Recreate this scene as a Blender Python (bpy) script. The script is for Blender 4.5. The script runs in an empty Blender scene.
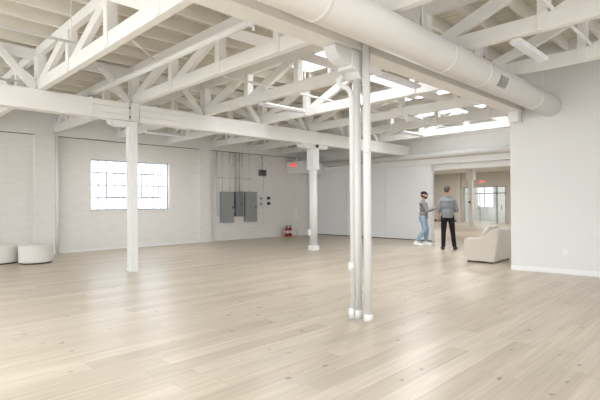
import bpy, bmesh, math, random
from mathutils import Vector, Matrix, Quaternion
random.seed(7)
C = bpy.context.scene.collection
PI = math.pi

# ------------------------------------------------------------------ materials
def new_mat(name):
    m = bpy.data.materials.new(name); m.use_nodes = True
    nt = m.node_tree; nt.nodes.clear()
    out = nt.nodes.new('ShaderNodeOutputMaterial')
    return m, nt, out

def paint(name, col, rough=0.6, var=0.03, scale=3.0, bump=0.0, bscale=60.0, spec=0.4, metal=0.0):
    m, nt, out = new_mat(name)
    N = nt.nodes; L = nt.links
    b = N.new('ShaderNodeBsdfPrincipled')
    b.inputs['Roughness'].default_value = rough
    b.inputs['Metallic'].default_value = metal
    b.inputs['Specular IOR Level'].default_value = spec
    tc = N.new('ShaderNodeTexCoord')
    no = N.new('ShaderNodeTexNoise'); no.inputs['Scale'].default_value = scale
    no.inputs['Detail'].default_value = 5
    L.new(tc.outputs['Object'], no.inputs['Vector'])
    mx = N.new('ShaderNodeMix'); mx.data_type = 'RGBA'
    lo = [max(0, c * (1 - var * 1.6)) for c in col]; hi = [min(1, c * (1 + var)) for c in col]
    mx.inputs['A'].default_value = (*lo, 1); mx.inputs['B'].default_value = (*hi, 1)
    L.new(no.outputs['Fac'], mx.inputs['Factor'])
    L.new(mx.outputs['Result'], b.inputs['Base Color'])
    if bump:
        n2 = N.new('ShaderNodeTexNoise'); n2.inputs['Scale'].default_value = bscale
        n2.inputs['Detail'].default_value = 4
        L.new(tc.outputs['Object'], n2.inputs['Vector'])
        bp = N.new('ShaderNodeBump'); bp.inputs['Strength'].default_value = bump
        bp.inputs['Distance'].default_value = 0.02
        L.new(n2.outputs['Fac'], bp.inputs['Height'])
        L.new(bp.outputs['Normal'], b.inputs['Normal'])
    L.new(b.outputs['BSDF'], out.inputs['Surface'])
    return m

def painted_brick(name, col):
    m, nt, out = new_mat(name); N = nt.nodes; L = nt.links
    b = N.new('ShaderNodeBsdfPrincipled'); b.inputs['Roughness'].default_value = 0.6
    tc = N.new('ShaderNodeTexCoord')
    mp = N.new('ShaderNodeMapping'); mp.inputs['Rotation'].default_value = (PI / 2, 0, 0)
    L.new(tc.outputs['Object'], mp.inputs['Vector'])
    br = N.new('ShaderNodeTexBrick'); br.inputs['Scale'].default_value = 1
    br.inputs['Brick Width'].default_value = 0.23; br.inputs['Row Height'].default_value = 0.078
    br.inputs['Mortar Size'].default_value = 0.006; br.inputs['Mortar Smooth'].default_value = 0.6
    br.inputs['Color1'].default_value = (*[c * 1.0 for c in col], 1)
    br.inputs['Color2'].default_value = (*[c * 0.955 for c in col], 1)
    br.inputs['Mortar'].default_value = (*[c * 0.93 for c in col], 1)
    L.new(mp.outputs['Vector'], br.inputs['Vector'])
    L.new(br.outputs['Color'], b.inputs['Base Color'])
    bp = N.new('ShaderNodeBump'); bp.inputs['Strength'].default_value = 0.5; bp.invert = True
    bp.inputs['Distance'].default_value = 0.006
    no = N.new('ShaderNodeTexNoise'); no.inputs['Scale'].default_value = 25
    L.new(tc.outputs['Object'], no.inputs['Vector'])
    ad = N.new('ShaderNodeMath'); ad.operation = 'MULTIPLY_ADD'; ad.inputs[1].default_value = 0.4
    L.new(no.outputs['Fac'], ad.inputs[0]); L.new(br.outputs['Fac'], ad.inputs[2])
    L.new(ad.outputs[0], bp.inputs['Height']); L.new(bp.outputs['Normal'], b.inputs['Normal'])
    L.new(b.outputs['BSDF'], out.inputs['Surface'])
    return m

def ceiling_boards(name, col):
    m, nt, out = new_mat(name); N = nt.nodes; L = nt.links
    b = N.new('ShaderNodeBsdfPrincipled'); b.inputs['Roughness'].default_value = 0.7
    tc = N.new('ShaderNodeTexCoord')
    mp = N.new('ShaderNodeMapping'); mp.inputs['Rotation'].default_value = (0, 0, PI / 2)
    L.new(tc.outputs['Object'], mp.inputs['Vector'])
    br = N.new('ShaderNodeTexBrick'); br.inputs['Scale'].default_value = 1
    br.inputs['Brick Width'].default_value = 4.0; br.inputs['Row Height'].default_value = 0.16
    br.inputs['Mortar Size'].default_value = 0.006
    br.inputs['Color1'].default_value = (*col, 1)
    br.inputs['Color2'].default_value = (*[c * 0.9 for c in col], 1)
    br.inputs['Mortar'].default_value = (*[c * 0.55 for c in col], 1)
    L.new(mp.outputs['Vector'], br.inputs['Vector'])
    L.new(br.outputs['Color'], b.inputs['Base Color'])
    L.new(b.outputs['BSDF'], out.inputs['Surface'])
    return m

def plank_floor(name):
    m, nt, out = new_mat(name); N = nt.nodes; L = nt.links
    def math_(op, a, b_=None, c=None):
        n = N.new('ShaderNodeMath'); n.operation = op
        for i, v in enumerate((a, b_, c)):
            if v is None: continue
            if isinstance(v, (int, float)): n.inputs[i].default_value = v
            else: L.new(v, n.inputs[i])
        return n.outputs[0]
    tc = N.new('ShaderNodeTexCoord'); sp = N.new('ShaderNodeSeparateXYZ')
    L.new(tc.outputs['Object'], sp.inputs[0])
    x, y = sp.outputs['X'], sp.outputs['Y']
    W, LEN = 0.19, 2.1
    yr = math_('DIVIDE', y, W); row = math_('FLOOR', yr); fy = math_('FRACT', yr)
    wn = N.new('ShaderNodeTexWhiteNoise'); wn.noise_dimensions = '1D'; L.new(row, wn.inputs['W'])
    xr = math_('ADD', math_('DIVIDE', x, LEN), math_('MULTIPLY', wn.outputs['Value'], 7.3))
    colx = math_('FLOOR', xr); fx = math_('FRACT', xr)
    cid = N.new('ShaderNodeCombineXYZ'); L.new(row, cid.inputs['X']); L.new(colx, cid.inputs['Y'])
    w2 = N.new('ShaderNodeTexWhiteNoise'); w2.noise_dimensions = '2D'; L.new(cid.outputs[0], w2.inputs['Vector'])
    ramp = N.new('ShaderNodeValToRGB'); e = ramp.color_ramp.elements
    e[0].position = 0.0; e[0].color = (0.485, 0.41, 0.32, 1)
    e[1].position = 1.0; e[1].color = (0.585, 0.51, 0.415, 1)
    k = e.new(0.5); k.color = (0.54, 0.463, 0.37, 1)
    L.new(w2.outputs['Value'], ramp.inputs['Fac'])
    # grain, stretched along the boards, different on each board
    gv = N.new('ShaderNodeCombineXYZ')
    L.new(math_('MULTIPLY', x, 1.3), gv.inputs['X']); L.new(math_('MULTIPLY', y, 26.0), gv.inputs['Y'])
    L.new(math_('MULTIPLY', w2.outputs['Value'], 50.0), gv.inputs['Z'])
    gn = N.new('ShaderNodeTexNoise'); gn.inputs['Scale'].default_value = 1.0; gn.inputs['Detail'].default_value = 6
    gn.inputs['Distortion'].default_value = 0.6
    L.new(gv.outputs[0], gn.inputs['Vector'])
    gm = N.new('ShaderNodeMapRange'); gm.inputs['From Min'].default_value = 0.3; gm.inputs['From Max'].default_value = 0.7
    gm.inputs['To Min'].default_value = 0.845; gm.inputs['To Max'].default_value = 1.06
    L.new(gn.outputs['Fac'], gm.inputs['Value'])
    # broad cloudy tone
    bn = N.new('ShaderNodeTexNoise'); bn.inputs['Scale'].default_value = 0.9; bn.inputs['Detail'].default_value = 3
    bv = N.new('ShaderNodeCombineXYZ'); L.new(math_('MULTIPLY', x, 0.7), bv.inputs['X']); L.new(math_('MULTIPLY', y, 3.5), bv.inputs['Y'])
    L.new(bv.outputs[0], bn.inputs['Vector'])
    bm_ = N.new('ShaderNodeMapRange'); bm_.inputs['From Min'].default_value = 0.3; bm_.inputs['From Max'].default_value = 0.7
    bm_.inputs['To Min'].default_value = 0.93; bm_.inputs['To Max'].default_value = 1.05
    L.new(bn.outputs['Fac'], bm_.inputs['Value'])
    mul = math_('MULTIPLY', gm.outputs[0], bm_.outputs[0])
    # seams
    s1 = math_('LESS_THAN', fy, 0.012); s2 = math_('LESS_THAN', fx, 0.0016)
    seam = math_('MAXIMUM', s1, s2)
    # knots
    kv = N.new('ShaderNodeCombineXYZ'); L.new(math_('MULTIPLY', x, 1.9), kv.inputs['X']); L.new(math_('MULTIPLY', y, 3.4), kv.inputs['Y'])
    vo = N.new('ShaderNodeTexVoronoi'); vo.voronoi_dimensions = '2D'; vo.inputs['Scale'].default_value = 1.0; vo.inputs['Randomness'].default_value = 1.0
    L.new(kv.outputs[0], vo.inputs['Vector'])
    sc = N.new('ShaderNodeSeparateColor'); L.new(vo.outputs['Color'], sc.inputs[0])
    gate = math_('GREATER_THAN', sc.outputs[0], 0.36)
    size = math_('MULTIPLY_ADD', sc.outputs[1], 0.07, 0.035)
    kn = N.new('ShaderNodeTexNoise'); kn.inputs['Scale'].default_value = 22; L.new(tc.outputs['Object'], kn.inputs['Vector'])
    dist = math_('ADD', vo.outputs['Distance'], math_('MULTIPLY_ADD', kn.outputs['Fac'], 0.22, -0.09))
    kk = math_('DIVIDE', dist, size)
    kf = N.new('ShaderNodeMapRange'); kf.interpolation_type = 'SMOOTHSTEP'
    kf.inputs['From Min'].default_value = 0.45; kf.inputs['From Max'].default_value = 1.1
    kf.inputs['To Min'].default_value = 1.0; kf.inputs['To Max'].default_value = 0.0
    L.new(kk, kf.inputs['Value'])
    knot = math_('MULTIPLY', math_('MULTIPLY', kf.outputs[0], gate), 0.75)
    def mixc(fac, a, bcol, mode='MIX'):
        n = N.new('ShaderNodeMix'); n.data_type = 'RGBA'; n.blend_type = mode
        if isinstance(fac, float): n.inputs['Factor'].default_value = fac
        else: L.new(fac, n.inputs['Factor'])
        L.new(a, n.inputs['A'])
        if isinstance(bcol, tuple): n.inputs['B'].default_value = bcol
        else: L.new(bcol, n.inputs['B'])
        return n.outputs['Result']
    cc = N.new('ShaderNodeCombineColor')
    for i in range(3): L.new(mul, cc.inputs[i])
    c1 = mixc(1.0, ramp.outputs['Color'], cc.outputs[0], 'MULTIPLY')
    c2 = mixc(knot, c1, (0.15, 0.13, 0.125, 1))
    c3 = mixc(math_('MULTIPLY', seam, 0.5), c2, (0.22, 0.17, 0.12, 1))
    b = N.new('ShaderNodeBsdfPrincipled'); L.new(c3, b.inputs['Base Color'])
    b.inputs['Roughness'].default_value = 0.33; b.inputs['Specular IOR Level'].default_value = 0.45
    bp = N.new('ShaderNodeBump'); bp.inputs['Strength'].default_value = 0.07; bp.inputs['Distance'].default_value = 0.004
    L.new(gn.outputs['Fac'], bp.inputs['Height']); L.new(bp.outputs['Normal'], b.inputs['Normal'])
    L.new(b.outputs['BSDF'], out.inputs['Surface'])
    return m

def glass(name, tint=(1, 1, 1), gloss=0.08, milk=0.0):
    m, nt, out = new_mat(name); N = nt.nodes; L = nt.links
    t = N.new('ShaderNodeBsdfTransparent'); t.inputs['Color'].default_value = (*tint, 1)
    g = N.new('ShaderNodeBsdfGlossy'); g.inputs['Roughness'].default_value = 0.05
    mx = N.new('ShaderNodeMixShader'); mx.inputs['Fac'].default_value = gloss
    L.new(t.outputs[0], mx.inputs[1]); L.new(g.outputs[0], mx.inputs[2])
    last = mx.outputs[0]
    if milk:
        d = N.new('ShaderNodeBsdfTranslucent'); d.inputs['Color'].default_value = (0.95, 0.96, 0.97, 1)
        m2 = N.new('ShaderNodeMixShader'); m2.inputs['Fac'].default_value = milk
        L.new(last, m2.inputs[1]); L.new(d.outputs[0], m2.inputs[2]); last = m2.outputs[0]
    L.new(last, out.inputs['Surface'])
    return m

def glow(name, col, s):
    m, nt, out = new_mat(name)
    e = nt.nodes.new('ShaderNodeEmission'); e.inputs['Color'].default_value = (*col, 1); e.inputs['Strength'].default_value = s
    nt.links.new(e.outputs[0], out.inputs['Surface'])
    return m

M = {}
M['white'] = paint('white_timber_paint', (0.855, 0.84, 0.81), 0.55, 0.03, 4, 0.15, 30)
M['post'] = paint('white_post_paint', (0.755, 0.75, 0.735), 0.45, 0.02, 4, 0.1, 30)
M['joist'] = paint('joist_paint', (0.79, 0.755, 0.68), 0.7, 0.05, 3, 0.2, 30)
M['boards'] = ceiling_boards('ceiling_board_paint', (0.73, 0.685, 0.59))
M['brick'] = painted_brick('painted_brick', (0.82, 0.80, 0.76))
M['drywall'] = paint('drywall_paint', (0.765, 0.76, 0.745), 0.75, 0.01, 1.5, 0.04, 120)
M['base'] = paint('baseboard_paint', (0.86, 0.86, 0.86), 0.45, 0.01)
M['partition'] = paint('partition_laminate', (0.85, 0.85, 0.85), 0.5, 0.012, 1)
M['greywall'] = paint('grey_wall_paint', (0.60, 0.575, 0.53), 0.75, 0.02, 1)
M['duct'] = paint('duct_paint', (0.79, 0.765, 0.725), 0.5, 0.025, 2)
M['pipe'] = paint('pipe_paint', (0.78, 0.775, 0.755), 0.4, 0.02, 4)
M['grille'] = paint('grille_metal', (0.16, 0.165, 0.16), 0.5, 0.05, 8)
M['dark'] = paint('dark_metal', (0.05, 0.047, 0.043), 0.5, 0.1, 8)
M['gap'] = paint('dark_gap', (0.16, 0.135, 0.11), 0.85, 0.2, 8)  # dark colour stands in for shade in the gap atop the brick wall
M['panelgrey'] = paint('electrical_enamel', (0.30, 0.31, 0.31), 0.45, 0.04, 5)
M['paneldark'] = paint('electrical_enamel_blue', (0.19, 0.205, 0.225), 0.45, 0.04, 5)
M['conduit'] = paint('conduit_paint', (0.80, 0.785, 0.75), 0.45, 0.03, 5)
M['galv'] = paint('galvanised_conduit', (0.52, 0.52, 0.50), 0.4, 0.06, 6, metal=0.3)
M['lens'] = paint('light_diffuser', (0.80, 0.80, 0.86), 0.3, 0.01, 2)
M['lamp_housing'] = paint('light_housing', (0.84, 0.83, 0.80), 0.4, 0.01, 2)
M['boucle'] = paint('boucle_fabric', (0.73, 0.68, 0.605), 0.95, 0.06, 60, 0.7, 140, 0.2)
M['boucle2'] = paint('ottoman_fabric', (0.79, 0.755, 0.71), 0.95, 0.05, 60, 0.6, 140, 0.2)
M['red'] = paint('extinguisher_red', (0.42, 0.025, 0.02), 0.3, 0.05, 5)
M['sign'] = paint('sign_plastic', (0.85, 0.84, 0.82), 0.4, 0.01, 2)
M['exitred'] = glow('exit_sign_letters', (1.0, 0.05, 0.03), 0.55)
M['skin'] = paint('skin', (0.50, 0.29, 0.20), 0.55, 0.05, 12)
M['skin2'] = paint('skin_light', (0.55, 0.27, 0.18), 0.55, 0.05, 12)
M['shirt'] = paint('grey_chambray', (0.235, 0.245, 0.26), 0.9, 0.08, 25, 0.25, 90, 0.2)
M['sweat'] = paint('grey_marl_sweatshirt', (0.25, 0.25, 0.25), 0.95, 0.10, 30, 0.3, 90, 0.2)
M['trousers'] = paint('black_trouser_cloth', (0.018, 0.018, 0.021), 0.85, 0.1, 15, 0.2, 60, 0.2)
M['jeans'] = paint('light_blue_denim', (0.30, 0.41, 0.53), 0.9, 0.16, 14, 0.3, 80, 0.2)
M['shoe_dark'] = paint('dark_leather', (0.02, 0.017, 0.015), 0.4, 0.1, 15)
M['shoe_white'] = paint('white_sneaker', (0.85, 0.85, 0.85), 0.5, 0.02, 15)
M['hair'] = paint('grey_brown_hair', (0.12, 0.095, 0.075), 0.8, 0.3, 60, 0.5, 120)
M['beard'] = paint('dark_beard', (0.04, 0.03, 0.025), 0.9, 0.3, 60, 0.5, 120)
M['cap'] = paint('black_cap_cloth', (0.02, 0.02, 0.024), 0.85, 0.1, 30)
M['eye'] = paint('eye', (0.06, 0.05, 0.045), 0.2, 0.1, 30)
M['glass'] = glass('door_glass', (0.98, 0.985, 0.975), 0.07)
M['frost'] = glass('window_glass', (1, 1, 1), 0.04, 0.35)
M['skyglass'] = glass('skylight_glazing', (1, 1, 1), 0.03, 0.0)
M['floor'] = plank_floor('bleached_oak_planks')
M['aluminium'] = paint('storefront_aluminium', (0.50, 0.50, 0.47), 0.4, 0.04, 4)
M['brass'] = paint('brass', (0.45, 0.33, 0.12), 0.35, 0.05, 5, metal=0.6)
M['stucco'] = paint('pale_green_stucco', (0.68, 0.69, 0.645), 0.85, 0.05, 3, 0.2, 40)
M['paving'] = paint('concrete_paving', (0.55, 0.55, 0.53), 0.85, 0.05, 3)
M['steelwin'] = paint('window_steel_paint', (0.42, 0.46, 0.53), 0.5, 0.03, 4)
M['crate'] = paint('brown_board', (0.20, 0.13, 0.06), 0.8, 0.1, 6)

# ------------------------------------------------------------------ mesh helpers
class MB:
    def __init__(s): s.bm = bmesh.new()
    def box(s, x0, x1, y0, y1, z0, z1):
        v = [s.bm.verts.new(p) for p in ((x0,y0,z0),(x1,y0,z0),(x1,y1,z0),(x0,y1,z0),(x0,y0,z1),(x1,y0,z1),(x1,y1,z1),(x0,y1,z1))]
        for f in ((0,3,2,1),(4,5,6,7),(0,1,5,4),(1,2,6,5),(2,3,7,6),(3,0,4,7)):
            s.bm.faces.new([v[i] for i in f])
        return s
    def bar(s, p, q, w, h, up=(0,0,1)):
        """rectangular bar from p to q, w across, h along 'up' side"""
        p, q = Vector(p), Vector(q); d = (q - p).normalized()
        u = Vector(up); a = d.cross(u).normalized(); u = a.cross(d).normalized()
        vs = []
        for o in (p, q):
            for sa, su in ((-1,-1),(1,-1),(1,1),(-1,1)):
                vs.append(s.bm.verts.new(o + a * sa * w / 2 + u * su * h / 2))
        for f in ((0,3,2,1),(4,5,6,7),(0,1,5,4),(1,2,6,5),(2,3,7,6),(3,0,4,7)):
            s.bm.faces.new([vs[i] for i in f])
        return s
    def tube(s, pts, r, n=16, caps=True):
        pts = [Vector(p) for p in pts]; rr = r if isinstance(r, (list, tuple)) else [r] * len(pts)
        rings = []; a = None
        for i, p in enumerate(pts):
            if i == 0: d = pts[1] - p
            elif i == len(pts) - 1: d = p - pts[i - 1]
            else: d = (pts[i + 1] - p).normalized() + (p - pts[i - 1]).normalized()
            d.normalize()
            if a is None:
                a = d.orthogonal().normalized()
            else:
                a = (a - d * a.dot(d)).normalized()
            b = d.cross(a)
            rings.append([s.bm.verts.new(p + (a * math.cos(2*PI*k/n) + b * math.sin(2*PI*k/n)) * rr[i]) for k in range(n)])
        for i in range(len(rings) - 1):
            for k in range(n):
                f = s.bm.faces.new((rings[i][k], rings[i][(k+1) % n], rings[i+1][(k+1) % n], rings[i+1][k])); f.smooth = True
        if caps:
            s.bm.faces.new(rings[0][::-1]); s.bm.faces.new(rings[-1])
        return s
    def lathe(s, prof, n=32, c=(0,0,0)):
        rings = []
        for r, z in prof:
            rings.append([s.bm.verts.new((c[0] + r*math.cos(2*PI*k/n), c[1] + r*math.sin(2*PI*k/n), c[2] + z)) for k in range(n)])
        for i in range(len(rings) - 1):
            for k in range(n):
                f = s.bm.faces.new((rings[i][k], rings[i][(k+1) % n], rings[i+1][(k+1) % n], rings[i+1][k])); f.smooth = True
        s.bm.faces.new(rings[0][::-1]); s.bm.faces.new(rings[-1])
        return s
    def prism(s, poly, y0, y1, axes='xz'):
        """polygon in the given plane, extruded along the third axis"""
        def P(a, b, t):
            return {'xz': (a, t, b), 'yz': (t, a, b), 'xy': (a, b, t)}[axes]
        A = [s.bm.verts.new(P(a, b, y0)) for a, b in poly]; B = [s.bm.verts.new(P(a, b, y1)) for a, b in poly]
        n = len(poly)
        s.bm.faces.new(A); s.bm.faces.new(B[::-1])
        for i in range(n):
            s.bm.faces.new((A[i], B[i], B[(i+1) % n], A[(i+1) % n]))
        return s
    def ball(s, c, r, sub=2, scale=(1,1,1), rot=None):
        mat = Matrix.Translation(Vector(c))
        if rot: mat = mat @ rot
        mat = mat @ Matrix.Diagonal((*scale, 1)) 
        g = bmesh.ops.create_icosphere(s.bm, subdivisions=sub, radius=r, matrix=mat)
        for v in g['verts']:
            for f in v.link_faces: f.smooth = True
        return s
    def cap(s, p, r0, q, r1, n=12):
        s.tube([p, q], [r0, r1], n); s.ball(p, r0, 2); s.ball(q, r1, 2); return s
    def build(s, name, mat, parent=None, bevel=0.0, segs=2, smooth_angle=None):
        bmesh.ops.recalc_face_normals(s.bm, faces=s.bm.faces)
        me = bpy.data.meshes.new(name); s.bm.to_mesh(me); s.bm.free()
        me.materials.append(mat)
        o = bpy.data.objects.new(name, me); C.objects.link(o)
        if parent: o.parent = parent
        if bevel:
            m = o.modifiers.new('bevel', 'BEVEL'); m.width = bevel; m.segments = segs; m.limit_method = 'ANGLE'
            m.angle_limit = math.radians(40)
            if segs > 2:
                for f in me.polygons: f.use_smooth = True
        return o

def tag(o, label, cat, group=None):
    o['label'] = label; o['category'] = cat
    if group: o['group'] = group
    return o
def thing(name, label, cat, loc=(0,0,0), rz=0, group=None):
    o = bpy.data.objects.new(name, None); C.objects.link(o); o.location = loc; o.rotation_euler = (0,0,rz)
    o.empty_display_size = 0.1
    return tag(o, label, cat, group)
def struct(o, label=None, cat=None):
    o['kind'] = 'structure'
    if label: o['label'] = label
    if cat: o['category'] = cat
    return o
def sempty(name, label, cat):
    o = bpy.data.objects.new(name, None); C.objects.link(o); return struct(o, label, cat)
def copy_tree(o, parent=None):
    c = o.copy(); C.objects.link(c)
    if parent is not None: c.parent = parent
    for ch in list(o.children): copy_tree(ch, c)
    return c

# ------------------------------------------------------------------ camera
VP1 = Vector((755 - 300, 200 - 199.5, 0)); VP2 = Vector((-150 - 300, 200 - 206.0, 0))
F_PX = math.sqrt(-VP1.dot(VP2))
ax = Vector((VP1.x, VP1.y, F_PX)).normalized(); ay = Vector((VP2.x, VP2.y, F_PX)).normalized()
az = ax.cross(ay)
if az.y < 0: az = -az
cam = bpy.data.cameras.new('camera'); co = bpy.data.objects.new('camera', cam); C.objects.link(co)
cam.sensor_width = 36; cam.lens = F_PX * 36 / 600; cam.clip_end = 300
right = Vector((ax.x, ay.x, az.x)); up = Vector((ax.y, ay.y, az.y)); fwd = Vector((ax.z, ay.z, az.z))
mw = Matrix.Identity(4)
for i in range(3):
    mw[i][0] = right[i]; mw[i][1] = up[i]; mw[i][2] = -fwd[i]
mw[2][3] = 1.40
co.matrix_world = mw
bpy.context.scene.camera = co

# ------------------------------------------------------------------ setting
YW = 14.1          # window wall
YA, YB = 9.12, 3.40  # the two beam lines
XP = 14.70         # folding partition line
Z1, Z2, ZR = 3.46, 4.26, 4.46   # truss bottom, joist bottom, roof boards
X0, X1 = -4.5, 31.0
YMIN = -5.0
struct(MB().box(X0 - 1.5, X1 + 0.2, YMIN - 2, 20.0, -0.12, 0.0).build('floor', M['floor']), 'bleached oak plank floor with dark knots', 'floor')

# roof boards with skylight openings
SKY = [(6.2, 7.6, 4.35, 7.3), (11.35, 12.8, 4.6, 7.7), (13.15, 14.0, 5.2, 7.7),
       (-2.75, -0.75, 0.6, 3.1), (-2.75, -0.75, 3.7, 7.6), (0.9, 2.3, -2.6, 0.0)]
xs = sorted({X0, 14.9} | {v for s in SKY for v in s[:2]}); ys = sorted({YMIN, 14.3} | {v for s in SKY for v in s[2:]})
mb = MB()
for i in range(len(xs) - 1):
    for j in range(len(ys) - 1):
        cx, cy = (xs[i] + xs[i+1]) / 2, (ys[j] + ys[j+1]) / 2
        if any(s[0] < cx < s[1] and s[2] < cy < s[3] for s in SKY): continue
        mb.box(xs[i], xs[i+1], ys[j], ys[j+1], ZR, ZR + 0.12)
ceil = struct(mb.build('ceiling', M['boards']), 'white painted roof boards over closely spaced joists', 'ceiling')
y = -4.7
while y < 14.0:
    segs = [(X0 + 0.1, 14.6)]
    for s in SKY:
        if s[2] - 0.02 < y < s[3] + 0.02:
            ns = []
            for a, b_ in segs:
                if s[0] > a and s[1] < b_: ns += [(a, s[0]), (s[1], b_)]
                else: ns.append((a, b_))
            segs = ns
    jb = MB()
    for a, b_ in segs: jb.box(a, b_, y - 0.028, y + 0.028, Z2, ZR)
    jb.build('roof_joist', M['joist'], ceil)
    y += 0.6
for i, s in enumerate(SKY):
    f = MB()
    a0, a1, c0, c1 = s[0] - 0.05, s[1] + 0.05, s[2] - 0.05, s[3] + 0.05; zb, zt = ZR - 0.03, ZR + 0.35
    f.box(a0, s[0] + 0.03, c0, c1, ZR + 0.12, zt); f.box(s[1] - 0.03, a1, c0, c1, ZR + 0.12, zt)
    f.box(s[0] + 0.03, s[1] - 0.03, c0, s[2] + 0.03, ZR + 0.12, zt); f.box(s[0] + 0.03, s[1] - 0.03, s[3] - 0.03, c1, ZR + 0.12, zt)
    f.box(s[0] + 0.001, s[0] + 0.03, s[2], s[3], zb, ZR + 0.119); f.box(s[1] - 0.03, s[1] - 0.001, s[2], s[3], zb, ZR + 0.119)
    f.box(s[0] + 0.03, s[1] - 0.03, s[2] + 0.001, s[2] + 0.03, zb, ZR + 0.119); f.box(s[0] + 0.03, s[1] - 0.03, s[3] - 0.03, s[3] - 0.001, zb, ZR + 0.119)
    fr = struct(f.build('window_%d' % (i + 2), M['white']), 'skylight opening with bright sky above the roof joists', 'skylight')
    MB().box(s[0] - 0.05, s[1] + 0.05, s[2] - 0.05, s[3] + 0.05, ZR + 0.35, ZR + 0.362).build('pane', M['skyglass'], fr)

# window wall, with a hole for the steel window
WX0, WX1, WZ0, WZ1 = 5.15, 7.73, 1.21, 2.77
ZT = 3.34
mb = MB()
mb.box(X0, WX0, YW, YW + 0.3, 0, ZT); mb.box(WX1, XP + 0.3, YW, YW + 0.3, 0, ZT)
mb.box(WX0, WX1, YW, YW + 0.3, 0, WZ0); mb.box(WX0, WX1, YW, YW + 0.3, WZ1, ZT)
wl = struct(mb.build('wall_left', M['brick']), 'white painted brick wall with a steel window', 'wall')
MB().box(X0, XP + 0.3, YW + 0.06, YW + 0.3, ZT, ZT + 0.03).build('shadow_gap', M['gap'], wl)
MB().box(X0, XP + 0.3, YW + 0.04, YW + 0.3, ZT + 0.03, ZR).build('upper_wall', M['white'], wl)
for a, b_ in ((3.60, 4.11), (8.83, 9.29), (13.75, 14.3), (-0.9, -0.4)):
    MB().box(a, b_, YW - 0.17, YW, 0, ZT).build('trim_%d' % (4 + int(a > 0) + int(a > 5) + int(a > 10)), M['brick'])
    struct(C.objects[-1], 'white painted brick pier against the window wall', 'pier')
struct(MB().box(4.12, 8.82, YW - 0.012, YW, 0, 0.05).build('baseboard_left', M['base']), 'thin white strip at the foot of the window wall', 'baseboard')

w1 = sempty('window_1', 'wide white steel window with barred panes glaring with daylight', 'window')
def outline(mb, a, b_, z0, z1, t, y0, y1):
    mb.box(a, b_, y0, y1, z0, z0 + t); mb.box(a, b_, y0, y1, z1 - t, z1)
    mb.box(a, a + t, y0, y1, z0 + t, z1 - t); mb.box(b_ - t, b_, y0, y1, z0 + t, z1 - t); return mb
outline(MB(), WX0, WX1, WZ0, WZ1, 0.035, YW + 0.10, YW + 0.15).build('window_frame', M['steelwin'], w1)
MB().box(WX0 - 0.03, WX1 + 0.03, YW - 0.03, YW + 0.12, WZ0 - 0.06, WZ0).build('window_sill', M['brick'], w1)
mu = MB()
H4 = (WZ1 - WZ0) / 4
for k in (1, 2, 3): mu.box(WX0, WX1, YW + 0.115, YW + 0.135, WZ0 + k*H4 - 0.016, WZ0 + k*H4 + 0.016)
nc = 10
for k in range(1, nc):
    xk = WX0 + k*(WX1 - WX0)/nc
    mu.box(xk - 0.011, xk + 0.011, YW + 0.117, YW + 0.133, WZ0, WZ1)
mu.build('muntins', M['steelwin'], w1)
outline(MB(), WX0 + 0.48, WX0 + 1.10, WZ0 + H4, WZ0 + 3*H4, 0.03, YW + 0.09, YW + 0.12).build('opening_sash', M['steelwin'], w1)
outline(MB(), WX0 + 1.62, WX0 + 2.24, WZ0 + H4, WZ0 + 3*H4, 0.03, YW + 0.09, YW + 0.12).build('opening_sash', M['steelwin'], w1)
MB().box(WX0, WX1, YW + 0.122, YW + 0.128, WZ0, WZ1).build('pane', M['frost'], w1)
bars = MB()
xk = WX0 + 0.06
while xk < WX1:
    bars.tube([(xk, YW + 0.26, WZ0), (xk, YW + 0.26, WZ1)], 0.018, 6); xk += 0.115
bars.build('security_bars', M['steelwin'], w1)

# right-hand drywall wall, turned a few degrees
wa = Vector((9.60, 3.53, 0)); wd = Vector((0.0785, -0.9969, 0)); wn_ = Vector((0.9969, 0.0785, 0))
def wallbox(mb, s0, s1, t0, t1, z0, z1):
    pts = [wa + wd*s + wn_*t for s, t in ((s0,t0),(s1,t0),(s1,t1),(s0,t1))]
    v = [mb.bm.verts.new((p.x, p.y, z0)) for p in pts] + [mb.bm.verts.new((p.x, p.y, z1)) for p in pts]
    for f in ((0,3,2,1),(4,5,6,7),(0,1,5,4),(1,2,6,5),(2,3,7,6),(3,0,4,7)): mb.bm.faces.new([v[i] for i in f])
    return mb
struct(wallbox(MB(), 0, 9.0, 0, 0.28, 0, ZR).build('wall_right', M['drywall']), 'plain white drywall wall end on the right', 'wall')
struct(wallbox(MB(), 0, 9.0, -0.014, 0.0, 0, 0.095).build('baseboard_right', M['base'], None, 0.004), 'low white baseboard under the right wall', 'baseboard')
ou = thing('wall_outlet', 'small white outlet plate low on the right wall', 'outlet')
wallbox(MB(), 0.93, 1.0, -0.006, 0.0, 0.36, 0.475).build('plate', M['base'], ou, 0.002)
for z_ in (0.375, 0.43): wallbox(MB(), 0.95, 0.98, -0.009, -0.006, z_, z_ + 0.03).build('socket', M['drywall'], ou)

# partition line: header, far room shell
hd = MB()
hd.box(XP - 0.06, XP + 0.2, 3.3, YW, 2.72, 2.93); 
hd.box(XP + 0.10, XP + 0.2, 4.8, 8.1, 2.52, 2.72)
h1 = struct(hd.build('trim_1', M['white'], None, 0.01), 'flat white header board above the sliding partition', 'trim')
hb = thing('header_beam', 'deep white beam above the partition and the wide opening', 'beam')
MB().box(XP + 0.02, XP + 0.24, 3.3, YW - 0.05, 3.17, 3.66).build('web', M['white'], hb)
MB().box(XP + 0.0, XP + 0.30, 3.3, YW - 0.05, 3.13, 3.17).build('flange', M['white'], hb, 0.004)
struct(MB().box(XP + 0.04, XP + 0.09, 8.12, YW, 0, 2.72).build('wall_back', M['base']), 'wall behind the sliding partition', 'wall')
struct(MB().box(XP, XP + 0.2, 3.3, YW, 3.66, ZR).build('wall_back_upper', M['white']), 'white boarding above the header beam', 'wall')
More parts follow.
